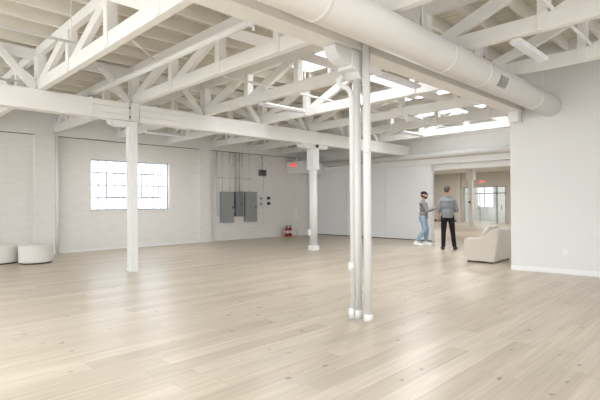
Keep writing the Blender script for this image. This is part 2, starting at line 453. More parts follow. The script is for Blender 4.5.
XF = 30.0
FZ = 3.35
DY0, DY1, DZ = 11.3, 14.2, 2.40
mb = MB()
mb.box(XF, XF + 0.2, 5.0, DY0, 0, FZ); mb.box(XF, XF + 0.2, DY1, 19.0, 0, FZ); mb.box(XF, XF + 0.2, DY0, DY1, DZ, FZ)
wf = struct(mb.build('wall_far', M['greywall']), 'grey wall of the far room around the glass doors', 'wall')
MB().box(XF - 0.15, XF, 14.32, 14.62, 0, FZ).build('wall_pier', M['greywall'], wf)
MB().box(XF - 0.02, XF, 14.62, 19.0, 0, 0.14).build('skirting', M['grille'], wf)
struct(MB().box(XP + 0.25, XF + 0.2, 18.8, 19.0, 0, 3.8).build('wall_far_left', M['greywall']), 'side wall of the far room', 'wall')
struct(MB().box(XP + 0.25, XF + 0.2, 4.6, 4.8, 0, 3.8).build('wall_far_right', M['greywall']), 'side wall of the far room', 'wall')
struct(MB().box(25.05, XF + 0.2, 4.6, 19.0, FZ, FZ + 0.15).box(XP + 0.2, 25.05, 4.6, 19.0, 3.8, 3.95).build('ceiling_far', M['white']), 'low ceiling of the far room', 'ceiling')

# storefront doors in the far wall
d1 = sempty('door_1', 'glazed aluminium entrance with transoms at the far end', 'door')
fr = MB()
outline(fr, 0, 0, 0, 0, 0, 0, 0) if False else None
xa, xb = XF + 0.04, XF + 0.14
def ybar(y0, y1, z0, z1): fr.box(xa, xb, y0, y1, z0, z1)
ybar(DY0, DY0 + 0.10, 0, DZ); ybar(DY1 - 0.07, DY1, 0, DZ); ybar(DY0, DY1, DZ - 0.07, DZ); ybar(DY0, DY1, 1.90, 1.98)
ybar(11.88, 12.0, 0, DZ); ybar(13.05, 13.08, 0, 1.9)
fr.build('door_frame', M['aluminium'], d1)
for a, b_ in ((DY0 + 0.10, 11.88), (12.0, DY1 - 0.07)):
    MB().box(XF + 0.085, XF + 0.095, a, b_, 0.05, 1.90).build('door_glass', M['glass'], d1)
    MB().box(XF + 0.085, XF + 0.095, a, b_, 1.98, DZ - 0.07).build('transom_glass', M['glass'], d1)
MB().box(XF + 0.0, XF + 0.04, 13.12, 13.16, 0.85, 1.15).build('door_handle', M['brass'], d1)
MB().box(XF + 0.0, XF + 0.04, 11.6, 11.64, 0.85, 1.15).build('door_handle', M['brass'], d1)
struct(MB().box(XF + 0.2, 44, 4, 24, -0.12, -0.01).build('trim_2', M['paving']), 'pale paving outside the far glass doors', 'ground')
nb = thing('neighbour_building', 'pale green stucco building seen through the far glass doors', 'building')
b = MB(); b.box(33.6, 33.9, 4, 13.55, 0, 3.2); b.box(33.6, 33.9, 14.85, 22, 0, 3.2); b.box(33.6, 33.9, 13.55, 14.85, 0, 1.0)
b.build('building_wall', M['stucco'], nb)
b = MB(); b.box(33.5, 33.6, 13.5, 13.56, 1.0, 2.6); b.box(33.5, 33.6, 14.18, 14.23, 1.0, 3.0); b.box(33.5, 33.6, 12.0, 12.12, 0, 3.2)
b.build('building_window_frame', M['steelwin'], nb)

# ------------------------------------------------------------------ timber structure
def post(name, label, X, Y, w, round_, ztop, capw, zcap, plinth):
    t = thing(name, label, 'post', (X, Y, 0))
    if round_: MB().lathe([(w/2, 0), (w/2, ztop)], 24).build('shaft', M['post'], t)
    else: MB().box(-w/2, w/2, -w/2, w/2, 0, ztop).build('shaft', M['post'], t, 0.012)
    return t
p1 = post('timber_post', 'tall square white timber post in front of the window wall', 4.15, YA - 0.02, 0.17, False, 3.095, 0, 0, 0)
MB().box(-0.095, 0.095, -0.095, 0.095, 0, 0.05).build('base_plate', M['post'], p1, 0.004)
MB().box(-0.10, -0.085, -0.075, 0.075, 2.3, 3.095).build('side_plate', M['post'], p1, 0.003)
def bolster(parent, x0, x1, y0, y1, zt, h):
    n = 6; poly = [(x0, zt), (x1, zt)]
    for k in range(n + 1): a = k/n*PI/2; poly.append((x1 - 0.14 + 0.14*math.cos(a), zt - 0.03 - (h - 0.03)*math.sin(a)))
    for k in range(n + 1): a = PI/2 - k/n*PI/2; poly.append((x0 + 0.14 - 0.14*math.cos(a), zt - 0.03 - (h - 0.03)*math.sin(a)))
    return MB().prism(poly, y0, y1).build('bolster', M['post'], parent, 0.006)
MB().prism([(-0.085, 3.095), (-0.50, 3.095), (-0.50, 3.06), (-0.46, 3.01), (-0.38, 2.975), (-0.28, 2.97), (-0.085, 2.99)], -0.09, 0.09).build('corbel', M['post'], p1, 0.008)
p2 = post('timber_post', 'white round post with a thick square head standing mid-room', 9.68, YA + 0.06, 0.235, True, 3.1, 0, 0, 0)
MB().box(-0.122, 0.122, -0.122, 0.122, 0, 0.15).build('plinth', M['post'], p2, 0.02)
MB().box(-0.135, 0.135, -0.135, 0.135, 2.40, 3.0).build('head', M['post'], p2, 0.02)
MB().box(-0.13, 0.13, -0.15, 0.15, 2.36, 2.42).build('collar', M['post'], p2, 0.01)
bolster(p2, -0.52, 0.52, -0.13, 0.13, 3.1, 0.12)
MB().box(-0.185, -0.15, -0.06, 0.06, 0.45, 0.62).build('outlet_box', M['post'], p2, 0.005)
bb = MB(); bb.tube([(0.0, -0.16, 3.05), (0.0, -0.2, 3.05)], 0.05, 10); bb.build('bolt_head', M['dark'], p2)
p3 = post('steel_post', 'slender white steel post between two pipes in the foreground', 4.365, YB, 0.095, True, 2.9, 0, 0, 0)
MB().prism([(-0.05, 2.88), (0.05, 2.88), (0.10, 2.95), (0.10, 3.195), (-0.22, 3.195), (-0.22, 2.97), (-0.12, 2.95)], -0.11, 0.12).build('saddle', M['post'], p3, 0.008)
MB().prism([(-0.22, 3.195), (-0.50, 3.195), (-0.50, 3.16), (-0.47, 3.10), (-0.41, 3.05), (-0.33, 3.02), (-0.22, 3.01)], -0.09, 0.09).build('corbel', M['post'], p3, 0.008)
MB().lathe([(0.055, 0), (0.055, 0.09), (0.048, 0.10)], 20).build('foot', M['post'], p3)
p4 = post('timber_post', 'white post with a thick head in the far room before the glass doors', 25.2, 11.45, 0.215, False, 3.34, 0, 0, 0)
MB().box(-0.2, 0.2, -0.2, 0.2, 2.62, 3.26).build('head', M['post'], p4, 0.02)
MB().tube([(-0.11, 0.05, 1.36), (-0.16, 0.05, 1.36)], 0.06, 12).build('thermostat', M['dark'], p4)
fb = tag(MB().box(24.9, 25.05, 4.9, 18.7, 3.26, 3.8).build('ceiling_beam', M['white']), 'white beam across the far room over its post', 'beam', 'long ceiling beams')

def beam(Y, z0, x0, x1, label):
    t = thing('ceiling_beam', label, 'beam', (0, Y, 0), 0, 'long ceiling beams')
    MB().box(x0, x1, -0.12, 0.12, z0, Z1).build('timber', M['white'], t, 0.006)
    return t
b1 = beam(YA, 3.10, X0, XP + 0.01, 'long white timber beam carried by the two posts before the window wall')
s = MB()
for a, b_ in ((3.30, 4.04), (4.26, 5.35)):
    s.box(a, b_, -0.14, -0.12, 3.10, 3.205); s.box(a, b_, -0.14, -0.12, 3.215, 3.335); s.box(a, b_, -0.14, -0.12, 3.345, 3.455)
s.build('splice_boards', M['white'], b1, 0.003)
MB().box(9.2, 10.25, -0.135, -0.12, 3.1, 3.33).build('splice_boards', M['white'], b1, 0.003)
MB().box(4.065, 4.235, -0.165, -0.12, 3.10, 3.46).build('cheek_plate', M['post'], b1, 0.006)
for z_ in (3.17, 3.36):
    MB().tube([(4.045, -0.138, z_), (4.045, -0.16, z_)], 0.016, 8).build('bolt', M['dark'], b1)
b2 = beam(YB, 3.20, X0, 9.58, 'long white timber beam behind the round duct, over the slender post')
MB().box(X0, 9.58, -0.135, -0.12, 3.20, 3.26).build('edge_moulding', M['white'], b2, 0.004)
MB().box(9.42, 9.58, -0.10, 0.10, 2.99, 3.20).build('end_bracket', M['white'], b2, 0.01)
MB().box(X0, 9.58, 0.12, 0.135, 3.20, 3.26).build('edge_moulding', M['white'], b2, 0.004)

# trusses
def truss(X, ya, yb, label, group):
    """parallel chord truss in the plane X, from beam line ya to yb"""
    t = thing('roof_truss', label, 'truss', (X, ya, 0), 0, group)
    Ld = yb - ya; n = 4; node = [0, 0.285*Ld, 0.545*Ld, 0.79*Ld, Ld]
    MB().box(-0.055, 0.055, min(0, Ld) , max(0, Ld), Z1, Z1 + 0.20).build('bottom_chord', M['white'], t, 0.006)
    MB().box(-0.05, 0.05, min(0, Ld), max(0, Ld), Z2 - 0.16, Z2).build('top_chord', M['white'], t, 0.006)
    for k in range(0, n + 1):
        yy = node[k]
        if k == 0: yy += math.copysign(0.06, Ld)
        if k == n: yy -= math.copysign(0.06, Ld)
        w = 0.10 if k in (0, n) else 0.12
        MB().box(-0.075, 0.075, yy - w/2, yy + w/2, Z1 + (0.2 if k in (0, n) else 0.012), Z2 - 0.16).build('vertical', M['white'], t, 0.005)
    for ka, kb in ((0, 1), (1, 2), (3, 2), (4, 3)):
        sg = math.copysign(1, node[kb] - node[ka])
        pa = (0, node[ka] + sg*0.09, Z1 + 0.13); pb = (0, node[kb] - sg*0.04, Z2 - 0.10)
        MB().bar(pa, pb, 0.085, 0.16).build('diagonal', M['white'], t, 0.005)
    return t
tx = [4.2 + 1.75*k for k in range(-1, 6)]
gm = 'roof trusses between the two long beams'
lab_mid = ['leftmost white truss between the long beams, left of the window post',
 'white truss between the long beams, starting above the window post',
 'white truss between the long beams, first to the right of the window post',
 'brightly lit white truss between the long beams, crossing behind the foreground post',
 'white truss between the long beams, starting above the thick-headed post',
 'white truss between the long beams, first beyond the thick-headed post',
 'last white truss before the header beam, glowing under the far skylights']
for X, l in zip(tx, lab_mid): truss(X, YA, YB, l, gm)
gf = 'roof trusses between the far beam and the window wall'
lab_far = ['leftmost truss end under the far beam at the picture edge',
 'white truss reaching the window wall left of the window',
 'white truss reaching the window wall above the left half of the window',
 'white truss reaching the window wall above the right edge of the window',
 'white truss reaching the window wall just right of the right brick pier',
 'white truss reaching the window wall above the electrical panels',
 'white truss reaching the window wall beside the exit sign box']
for X, l in zip(tx, lab_far): truss(X, YA, YW + 0.03, l, gf)
gn_ = 'roof trusses on the near side of the round duct'
for X, l in zip(tx[1:4], ['white truss above the duct, cut by the top edge of the picture',
  'white truss above the duct, just in front of the hanging light fixture',
  'white truss above the duct, closest to the plain right wall']): truss(X, YB, -2.3, l, gn_)
# raking braces and ledger over the far beam
for k, X in enumerate(tx):
    where = ['at the left picture edge', 'over the window post', 'first right of the window post', 'second right of the window post', 'over the thick-headed post', 'first beyond the thick-headed post', 'nearest the header beam'][k]
    tag(MB().bar((X - 0.10, YA + 0.02, Z1 + 0.03), (X - 0.66, YA + 0.02, Z2 - 0.12), 0.07, 0.12).build('brace', M['white'], None, 0.005),
        'short slanted white brace on the far beam, ' + where, 'brace', 'slanted braces on the far beam')
tag(MB().box(X0, XP - 0.1, YA + 0.10, YA + 0.17, Z2 - 0.22, Z2 - 0.02).build('ledger_beam', M['white'], None, 0.005), 'thin white ledger board high above the far long beam', 'board')

# ------------------------------------------------------------------ ducts, pipes
du = thing('air_duct', 'big round white air duct running under the near trusses into the right wall', 'duct', (0, 2.79, 3.25))
MB().tube([(-4.4, 0, 0), (9.655, 0, 0)], 0.203, 40).build('duct_pipe', M['duct'], du)
for x in (1.2, 3.0, 5.35, 6.4, 8.6):
    MB().tube([(x - 0.03, 0, 0), (x + 0.03, 0, 0)], 0.207, 40).build('joint_band', M['duct'], du)
g = MB()
# supply grille curved on the camera side of the duct
def arc_patch(mb, x0, x1, a0, a1, r0, r1, n=6):
    for k in range(n):
        A, B = a0 + (a1-a0)*k/n, a0 + (a1-a0)*(k+1)/n
        v = []
        for x in (x0, x1):
            for a in (A, B):
                for r in (r0, r1): v.append(mb.bm.verts.new((x, -r*math.cos(a), r*math.sin(a))))
        for f in ((0,1,3,2),(4,6,7,5),(0,4,5,1),(2,3,7,6),(1,5,7,3),(0,2,6,4)): mb.bm.faces.new([v[i] for i in f])
arc_patch(g, 6.72, 7.0, math.radians(-48), math.radians(-2), 0.2, 0.209)
gr = g.build('grille', M['grille'], du)
g = MB()
for k in range(7):
    a = math.radians(-44 + 38*k/6)
    arc_patch(g, 6.74, 6.98, a - 0.014, a + 0.014, 0.208, 0.216, 1)
g.build('grille_slats', M['duct'], gr)
for x in (2.4, 4.75, 6.55, 9.0):
    st = MB(); st.tube([(x, -0.06, 0.19), (x, -0.06, 0.9)], 0.012, 8)
    st.build('hanger_rod', M['pipe'], du)

sm = thing('sprinkler_pipe', 'thick white pipe slanting up the picture between the two left trusses', 'pipe')
MB().tube([(3.32, YA + 1.0, 3.565), (3.32, 6.3, 3.52), (3.32, YB + 0.1, 3.52)], 0.047, 16).build('main_pipe', M['pipe'], sm)
MB().tube([(3.32, 4.02, 3.52), (3.32, 4.14, 3.52)], 0.062, 16).build('coupling', M['pipe'], sm)
MB().tube([(3.32, 4.05, 3.57), (3.32, 4.05, Z2)], 0.01, 8).build('hanger_rod', M['dark'], sm)
MB().tube([(3.32, 4.08, 3.47), (3.32, 4.08, 3.40)], 0.018, 8).build('sprinkler_head', M['pipe'], sm)
MB().tube([(2.52, 5.56, 3.50), (3.30, 6.45, 3.60)], 0.012, 8).build('sway_brace', M['pipe'], sm)
def branch(label, x0, x1, Y, z, r=0.022, drops=()):
    t = thing('branch_pipe', label, 'pipe', (0, 0, 0), 0, 'thin pipes under the joists')
    MB().tube([(x0, Y, z), (x1, Y, z)], r, 12).build('pipe_run', M['pipe'], t)
    for d in drops:
        MB().tube([(d, Y, z), (d, Y, Z2)], 0.009, 8).build('hanger_rod', M['pipe'], t)
    return t
branch('thin white pipe ending against the leftmost truss between the beams', -3.5, 2.28, 6.74, 3.67, 0.022, (0.6, 2.2))
branch('thin white pipe through the middle trusses, bright below the first skylight', 4.7, 14.3, 6.66, 3.67, 0.022, (6.8, 9.0, 12.0))
branch('thin white pipe just behind the far long beam at the left edge', -3.5, 2.6, 9.75, 3.72, 0.022, (1.95,))
branch('thin white pipe through the near trusses at the upper right', 4.6, 9.4, 1.66, 3.67, 0.022, (8.4,))
hp = thing('header_pipe', 'fat white pipe along the header above the partition', 'pipe', (XP - 0.20, 0, 3.05))
MB().tube([(0, 3.6, 0), (0, 13.1, 0)], 0.1, 20).build('pipe_run', M['pipe'], hp)
for yy in (4.2, 7.0, 11.8): MB().box(-0.02, 0.27, yy - 0.02, yy + 0.02, -0.02, 0.02).build('bracket', M['pipe'], hp)
MB().tube([(0, 9.95, 0), (0, 10.12, 0)], 0.125, 20).build('coupling', M['pipe'], hp)
for yy in (9.75, 10.3): MB().tube([(0, yy - 0.02, 0), (0, yy + 0.02, 0)], 0.12, 20).build('flange', M['pipe'], hp)
# pipes on the foreground post
dp = thing('downpipe', 'thin white pipe with couplings on the left of the foreground post', 'pipe', (4.316, 3.437, 0))
z = 2.62
path = [(0, 0, 0.0), (0, 0, 2.66), (-0.012, 0.008, 2.73), (-0.05, 0.03, 2.785), (-0.10, 0.06, 2.80), (-0.135, 0.08, 2.82), (-0.145, 0.085, 2.86), (-0.125, 0.075, 2.90), (-0.09, 0.06, 2.91)]
MB().tube(path, 0.033, 14).build('pipe_run', M['pipe'], dp)
for zz in (0.06, 0.62): MB().tube([(-0.015, 0.012, zz - 0.06), (-0.015, 0.012, zz + 0.06)], 0.038, 14).build('coupling', M['pipe'], dp)
rp = thing('standpipe', 'thick white pipe on the right of the foreground post, rising to the duct', 'pipe', (4.315, 3.216, 0))
MB().tube([(0, 0, 0), (0, 0, 3.44)], 0.047, 20).build('pipe_run', M['pipe'], rp)
MB().tube([(0, 0, 0), (0, 0, 0.09)], 0.054, 20).build('foot', M['pipe'], rp)
MB().tube([(0, 0, 1.98), (0, 0, 2.02)], 0.052, 20).build('collar', M['pipe'], rp)

# ------------------------------------------------------------------ ceiling lights
def light(X, Y, z, L_, label, rz=0):
    t = thing('ceiling_light', label, 'light', (X, Y, z), rz, 'long ceiling light fixtures')
    MB().prism([(-0.08, 0), (0.08, 0), (0.08, 0.02), (0.04, 0.05), (-0.04, 0.05), (-0.08, 0.02)], -L_/2, L_/2, 'yz').build('housing', M['lamp_housing'], t, 0.003)
    MB().prism([(-0.07, -0.001), (-0.06, -0.024), (0.06, -0.024), (0.07, -0.001)], -L_/2 + 0.02, L_/2 - 0.02, 'yz').build('diffuser', M['lens'], t, 0.004)
    return t
light(6.46, 2.10, 3.40, 1.05, 'long white ceiling light hanging near the right wall above the duct')
light(6.42, 4.13, 3.40, 1.22, 'long ceiling light against the near beam, right of the foreground post')
light(6.50, 7.02, 3.40, 1.22, 'glaring white long ceiling light over the middle of the room')
light(6.45, 11.95, 3.40, 1.22, 'long ceiling light beyond the far beam, right of the window post')
light(9.95, 5.82, 3.40, 1.22, 'small looking ceiling light between the trusses below the far skylights')
light(11.7, 7.10, 3.40, 1.22, 'ceiling light tucked close above the header beam')

# ------------------------------------------------------------------ folding partition
fp = thing('folding_partition', 'pale grey sliding partition of tall flat panels at the back', 'partition', (XP, 8.1, 0))
edges = [0.0, 1.02, 1.95, 2.95, 3.9, 4.9, 5.95]
for k in range(6):
    dx = 0.02 if k % 2 else 0.0
    MB().box(-0.07 + dx, -0.01 + dx, edges[k] + 0.005, edges[k+1] - 0.005, 0.03, 2.715).build('panel', M['partition'], fp, 0.004)
MB().box(-0.02, 0.02, -0.01, 5.95, 0.0, 0.05).build('bottom_seal', M['gap'], fp)
MB().box(-0.075, 0.05, -0.05, -0.005, 0.0, 2.5).build('end_stile', M['base'], fp, 0.004)

# boxed soffit in the corner with its exit sign
struct(MB().box(13.25, XP - 0.02, 13.15, YW, 2.63, 3.13).build('trim_3', M['white'], None, 0.006), 'white boxed soffit in the corner beside the partition', 'soffit')
def text_mesh(txt, size, depth, name, mat, parent, loc, rot):
    cu = bpy.data.curves.new(name, 'FONT'); cu.body = txt; cu.size = size; cu.extrude = depth; cu.offset = size * 0.03; cu.align_x = 'CENTER'; cu.align_y = 'CENTER'
    o = bpy.data.objects.new(name, cu); C.objects.link(o)
    dg = bpy.context.evaluated_depsgraph_get(); me = bpy.data.meshes.new_from_object(o.evaluated_get(dg))
    bpy.data.objects.remove(o); me.materials.clear(); me.materials.append(mat)
    n = bpy.data.objects.new(name, me); C.objects.link(n); n.parent = parent; n.location = loc; n.rotation_euler = rot
    return n
def exit_sign(loc, rz, w, h, label):
    t = thing('exit_sign', label, 'sign', loc, rz)
    MB().box(-w/2, w/2, -0.03, 0.03, 0, h).build('sign_box', M['sign'], t, 0.006)
    text_mesh('EXIT', h*0.86, 0.004, 'letters', M['exitred'], t, (0, -0.034, h/2), (PI/2, 0, 0))
    return t
exit_sign((13.215, 13.62, 2.87), -PI/2, 0.40, 0.21, 'red lettered EXIT sign on the boxed soffit by the window wall corner')
exit_sign((XF - 0.035, 12.85, 2.60), -PI/2, 0.40, 0.22, 'red lettered EXIT sign above the far glass doors')

# ------------------------------------------------------------------ electrical wall
def ebox(name, label, x0, x1, z0, z1, mat, dep, group='electrical boxes on the brick wall'):
    t = thing(name, label, 'electrical box', ((x0+x1)/2, YW + 0.005, z0), 0, group)
    w = x1 - x0
    MB().box(-w/2, w/2, -dep, 0, 0, z1 - z0).build('cabinet', mat, t, 0.008)
    MB().box(-w/2 + 0.03, w/2 - 0.03, -dep - 0.012, -dep, 0.03, z1 - z0 - 0.03).build('door', mat, t, 0.006)
    MB().box(w/2 - 0.09, w/2 - 0.06, -dep - 0.03, -dep - 0.012, (z1-z0)*0.45, (z1-z0)*0.52).build('latch', M['dark'], t)
    return t
ebox('electrical_panel', 'left grey electrical panel beside the brick pier', 9.79, 10.35, 0.68, 1.83, M['panelgrey'], 0.14)
ebox('electrical_panel', 'narrow dark blue grey electrical panel between the two wider ones', 10.44, 10.77, 0.90, 1.84, M['paneldark'], 0.16)
ebox('electrical_panel', 'right wide grey electrical panel next to the round wall valves', 10.91, 11.48, 0.68, 1.84, M['panelgrey'], 0.14)
jb = tag(MB().box(10.36, 10.43, YW - 0.1, YW + 0.005, 1.02, 1.22).build('junction_box', M['paneldark'], None, 0.004), 'tiny dark junction box between the left and narrow panels', 'electrical box')
vb = thing('vent_box', 'small dark louvred box high on the brick wall', 'vent', (11.84, YW, 2.50))
MB().box(-0.17, 0.17, -0.1, 0, 0, 0.24).build('box', M['grille'], vb, 0.006)
lv = MB()
for k in range(5): lv.box(-0.14, 0.14, -0.115, -0.1, 0.03 + k*0.042, 0.045 + k*0.042)
lv.build('louvres', M['dark'], vb)
cond = [(9.66, 0.95, 3.34, 0.028, 'conduit', 'thick white conduit dropping past the left side of the left panel'),
        (9.90, 1.83, 3.34, 0.014, 'conduit', 'white conduit rising from the left edge of the left panel'),
        (10.22, 1.83, 3.34, 0.020, 'conduit', 'white conduit rising from the right side of the left panel'),
        (10.395, 1.22, 3.34, 0.026, 'conduit', 'white conduit rising from the tiny dark junction box'),
        (10.52, 1.84, 3.34, 0.016, 'galv', 'metal conduit rising from the left of the narrow dark panel'),
        (10.69, 1.84, 3.34, 0.020, 'galv', 'metal conduit rising from the right of the narrow dark panel'),
        (10.84, 0.9, 3.34, 0.022, 'conduit', 'white conduit running down beside the right wide panel'),
        (11.2, 1.84, 3.34, 0.012, 'conduit', 'thin white conduit rising from the right wide panel'),
        (11.86, 2.74, 3.34, 0.014, 'galv', 'short metal conduit above the dark louvred box'),
        (11.9, 0.5, 2.50, 0.010, 'conduit', 'thin white conduit running down below the dark louvred box')]
for x, a, b_, r, m, l in cond:
    t = thing('conduit', l, 'pipe', (x, YW - 0.035, a), 0, 'conduits on the electrical wall')
    MB().tube([(0, 0, 0), (0, 0, b_ - a)], r, 10).build('conduit_run', M[m], t)
    cl = MB()
    for q in (0.35, 0.8): cl.box(-r - 0.012, r + 0.012, -0.006 - r, 0.04, (b_-a)*q, (b_-a)*q + 0.03)
    cl.build('clamps', M[m], t)
tag(MB().tube([(9.68, YW - 0.01, 2.35), (11.38, YW - 0.01, 2.35)], 0.011, 8).build('conduit', M['galv']), 'thin horizontal metal conduit crossing above the electrical panels', 'pipe', 'conduits on the electrical wall')
tag(MB().tube([(11.2, YW - 0.01, 0.42), (13.5, YW - 0.01, 0.42)], 0.012, 8).build('conduit', M['conduit']), 'low horizontal white conduit above the fire extinguishers', 'pipe', 'conduits on the electrical wall')
wp = thing('downpipe', 'white pipe down the window wall beside the left brick pier', 'pipe', (4.165, YW - 0.16, 0))
MB().tube([(0, 0, 0), (0, 0, 3.34)], 0.045, 14).build('pipe_run', M['pipe'], wp)
MB().box(-0.06, 0.06, -0.06, 0.06, 1.9, 1.93).build('pipe_clamp', M['pipe'], wp)
for z, l in ((1.58, 'upper of two black capped valves on the brick wall'), (1.36, 'lower of two black capped valves on the brick wall')):
    t = thing('wall_valve', l, 'valve', (12.06, YW, z), 0, 'valves beside the right panel')
    MB().box(-0.28, 0.02, -0.07, 0, -0.05, 0.07).build('bracket', M['conduit'], t, 0.005)
    MB().tube([(0.05, 0, 0.02), (0.05, -0.16, 0.02)], 0.06, 14).build('valve_cap', M['dark'], t)
    MB().box(-0.32, -0.24, -0.09, 0, -0.03, 0.05).build('junction', M['galv'], t, 0.004)
def extinguisher(x, y, label):
    t = thing('fire_extinguisher', label, 'fire extinguisher', (x, y, 0), 0.3, 'fire extinguishers by the brick wall')
    MB().lathe([(0.075, 0), (0.082, 0.015), (0.082, 0.29), (0.07, 0.335), (0.035, 0.36), (0.025, 0.375)], 20).build('cylinder', M['red'], t)
    MB().lathe([(0.028, 0.37), (0.028, 0.40), (0.015, 0.41)], 12).build('valve', M['dark'], t)
    h = MB(); h.bar((-0.02, 0, 0.42), (0.11, 0, 0.46), 0.025, 0.012); h.bar((-0.02, 0, 0.405), (0.11, 0, 0.40), 0.025, 0.012); h.build('handle', M['dark'], t)
    MB().tube([(-0.02, 0, 0.40), (-0.07, -0.02, 0.38), (-0.105, -0.03, 0.28), (-0.10, -0.03, 0.12)], 0.012, 8).build('hose', M['dark'], t)
    MB().tube([(0, 0, 0.13), (0, 0, 0.24)], 0.0835, 20).build('paper_label', M['sign'], t)
extinguisher(12.93, 13.80, 'left red fire extinguisher on the floor below the EXIT sign')
extinguisher(13.16, 13.84, 'right red fire extinguisher on the floor, nearer the partition')

# ------------------------------------------------------------------ ottomans, armchair
def ottoman(x, y, label):
    t = thing('ottoman', label, 'ottoman', (x, y, 0), 0, 'drum ottomans by the window wall')
    MB().lathe([(0.33, 0), (0.34, 0.012), (0.34, 0.03), (0.33, 0.03)], 40).build('base', M['dark'], t)
    p = [(0.35, 0.03), (0.362, 0.045), (0.365, 0.10)] + [(0.365, 0.38)] + [(0.32 + 0.045*math.cos(a), 0.40 + 0.045*math.sin(a)) for a in [k*PI/12 for k in range(7)]] + [(0.2, 0.452), (0.01, 0.455)]
    MB().lathe(p, 48).build('upholstery', M['boucle2'], t)
    pp = [(0.3665 + 0.005*math.cos(a), 0.395 + 0.005*math.sin(a)) for a in [k*PI/4 for k in range(9)]]
    MB().lathe(pp, 48).build('piping', M['boucle2'], t)
ottoman(3.17, 12.22, 'cream drum ottoman standing fully in view beside the brick pier')
ottoman(2.57, 12.78, 'cream drum ottoman cut off by the left edge of the picture')

def apply_mods(o):
    dg = bpy.context.evaluated_depsgraph_get()
    me = bpy.data.meshes.new_from_object(o.evaluated_get(dg))
    o.modifiers.clear(); o.data = me
    for p in me.polygons: p.use_smooth = True
    return o
def blob(mb, name, mat, parent, voxel, smooth=4, fac=0.5):
    o = mb.build(name, mat, parent)
    r = o.modifiers.new('remesh', 'REMESH'); r.mode = 'VOXEL'; r.voxel_size = voxel; r.use_smooth_shade = True
    if smooth:
        s = o.modifiers.new('smooth', 'SMOOTH'); s.factor = fac; s.iterations = smooth
    return apply_mods(o)

ch = thing('armchair', 'cream boucle armchair half hidden behind the right wall', 'armchair', (10.19, 4.14, 0), math.atan2(0.1, 0.63))
ch.rotation_euler = (0, 0, math.atan2(0.157, 0.988) - 0.14)
# local: x across (0 = side seen), y towards the front
CW = 1.12
def side_profile(dz=0.0):
    pts = [(0.0, 0.06), (0.66, 0.06), (0.70, 0.14), (0.70, 0.50), (0.66, 0.56), (0.58, 0.575), (0.26, 0.575)]
    return pts
back = [(0.0, 0.03), (0.30, 0.03), (0.24, 0.50), (0.14, 0.70), (0.02, 0.78), (-0.10, 0.80), (-0.165, 0.75), (-0.15, 0.62)]
def soft_prism(poly, x0, x1, name, r, vox=0.018, sm=10):
    return blob(MB().prism(poly, x0, x1, 'yz'), name, M['boucle'], ch, vox, sm)
arm = [(-0.02, 0.03), (0.64, 0.03), (0.67, 0.12), (0.67, 0.52), (0.62, 0.56), (0.36, 0.565), (0.24, 0.60), (0.12, 0.70), (0.02, 0.77), (-0.08, 0.79), (-0.14, 0.75), (-0.12, 0.6)]
soft_prism(arm, 0.0, 0.20, 'arm', 0.03)
soft_prism(arm, CW - 0.20, CW, 'arm', 0.03)
soft_prism(back, 0.10, CW - 0.10, 'backrest', 0.05)
soft_prism([(0.1, 0.03), (0.64, 0.03), (0.68, 0.12), (0.68, 0.38), (0.62, 0.44), (0.1, 0.44)], 0.18, CW - 0.18, 'seat', 0.05)
pm = MB(); pm.ball((0.40, 0.27, 0.66), 0.2, 3, (1.1, 0.42, 0.95), Matrix.Rotation(0.45, 4, 'X')); pm.build('cushion', M['boucle'], ch)
pm = MB(); pm.ball((0.74, 0.25, 0.68), 0.2, 3, (1.0, 0.42, 0.95), Matrix.Rotation(0.4, 4, 'X')); pm.build('cushion', M['boucle'], ch)
for (fx, fy) in ((0.08, 0.06), (0.08, 0.58), (CW - 0.08, 0.06), (CW - 0.08, 0.58)):
    MB().box(fx - 0.035, fx + 0.035, fy - 0.035, fy + 0.035, 0, 0.04).build('foot', M['dark'], ch)

# ------------------------------------------------------------------ people
def lerp(a, b_, t): return tuple(a[i] + (b_[i] - a[i]) * t for i in range(3))
def person(label, loc, rz):
    return thing('person', label, 'person', loc, rz)
def hand(mb, wrist, d, pn, side, curl, s=1.0):
    """wrist point, finger direction d, palm normal pn; five separate bent fingers"""
    d = Vector(d).normalized(); pn = Vector(pn); pn = (pn - d * pn.dot(d)).normalized(); ac = d.cross(pn) * side
    w = Vector(wrist); k = w + d * 0.085 * s
    mb.cap(w, 0.024*s, w + d*0.05*s, 0.024*s)
    for o in (-0.026, -0.009, 0.009, 0.026):
        mb.cap(w + ac*o*0.6*s + d*0.02*s, 0.014*s, k + ac*o*1.05*s, 0.0125*s)
    for o, L_ in ((-0.031, 0.072), (-0.0105, 0.084), (0.0105, 0.078), (0.031, 0.06)):
        p = k + ac*o*s; ang = 0.12
        for j, fr_ in enumerate((0.45, 0.32, 0.26)):
            ang += curl * (0.5 if j == 0 else 0.9)
            q = p + (d*math.cos(ang) + pn*math.sin(ang)) * L_*fr_*s*1.05
            mb.cap(p, (0.0095 - 0.0007*j)*s, q, (0.0088 - 0.0008*j)*s, 10); p = q
    tp = w + d*0.025*s - ac*0.022*s
    t1 = tp + (d*0.6 - ac*0.7 + pn*0.3).normalized()*0.045*s
    t2 = t1 + (d*0.9 - ac*0.3 + pn*0.35).normalized()*0.032*s
    mb.cap(tp, 0.014*s, t1, 0.0115*s, 10); mb.cap(t1, 0.0115*s, t2, 0.009*s, 10)
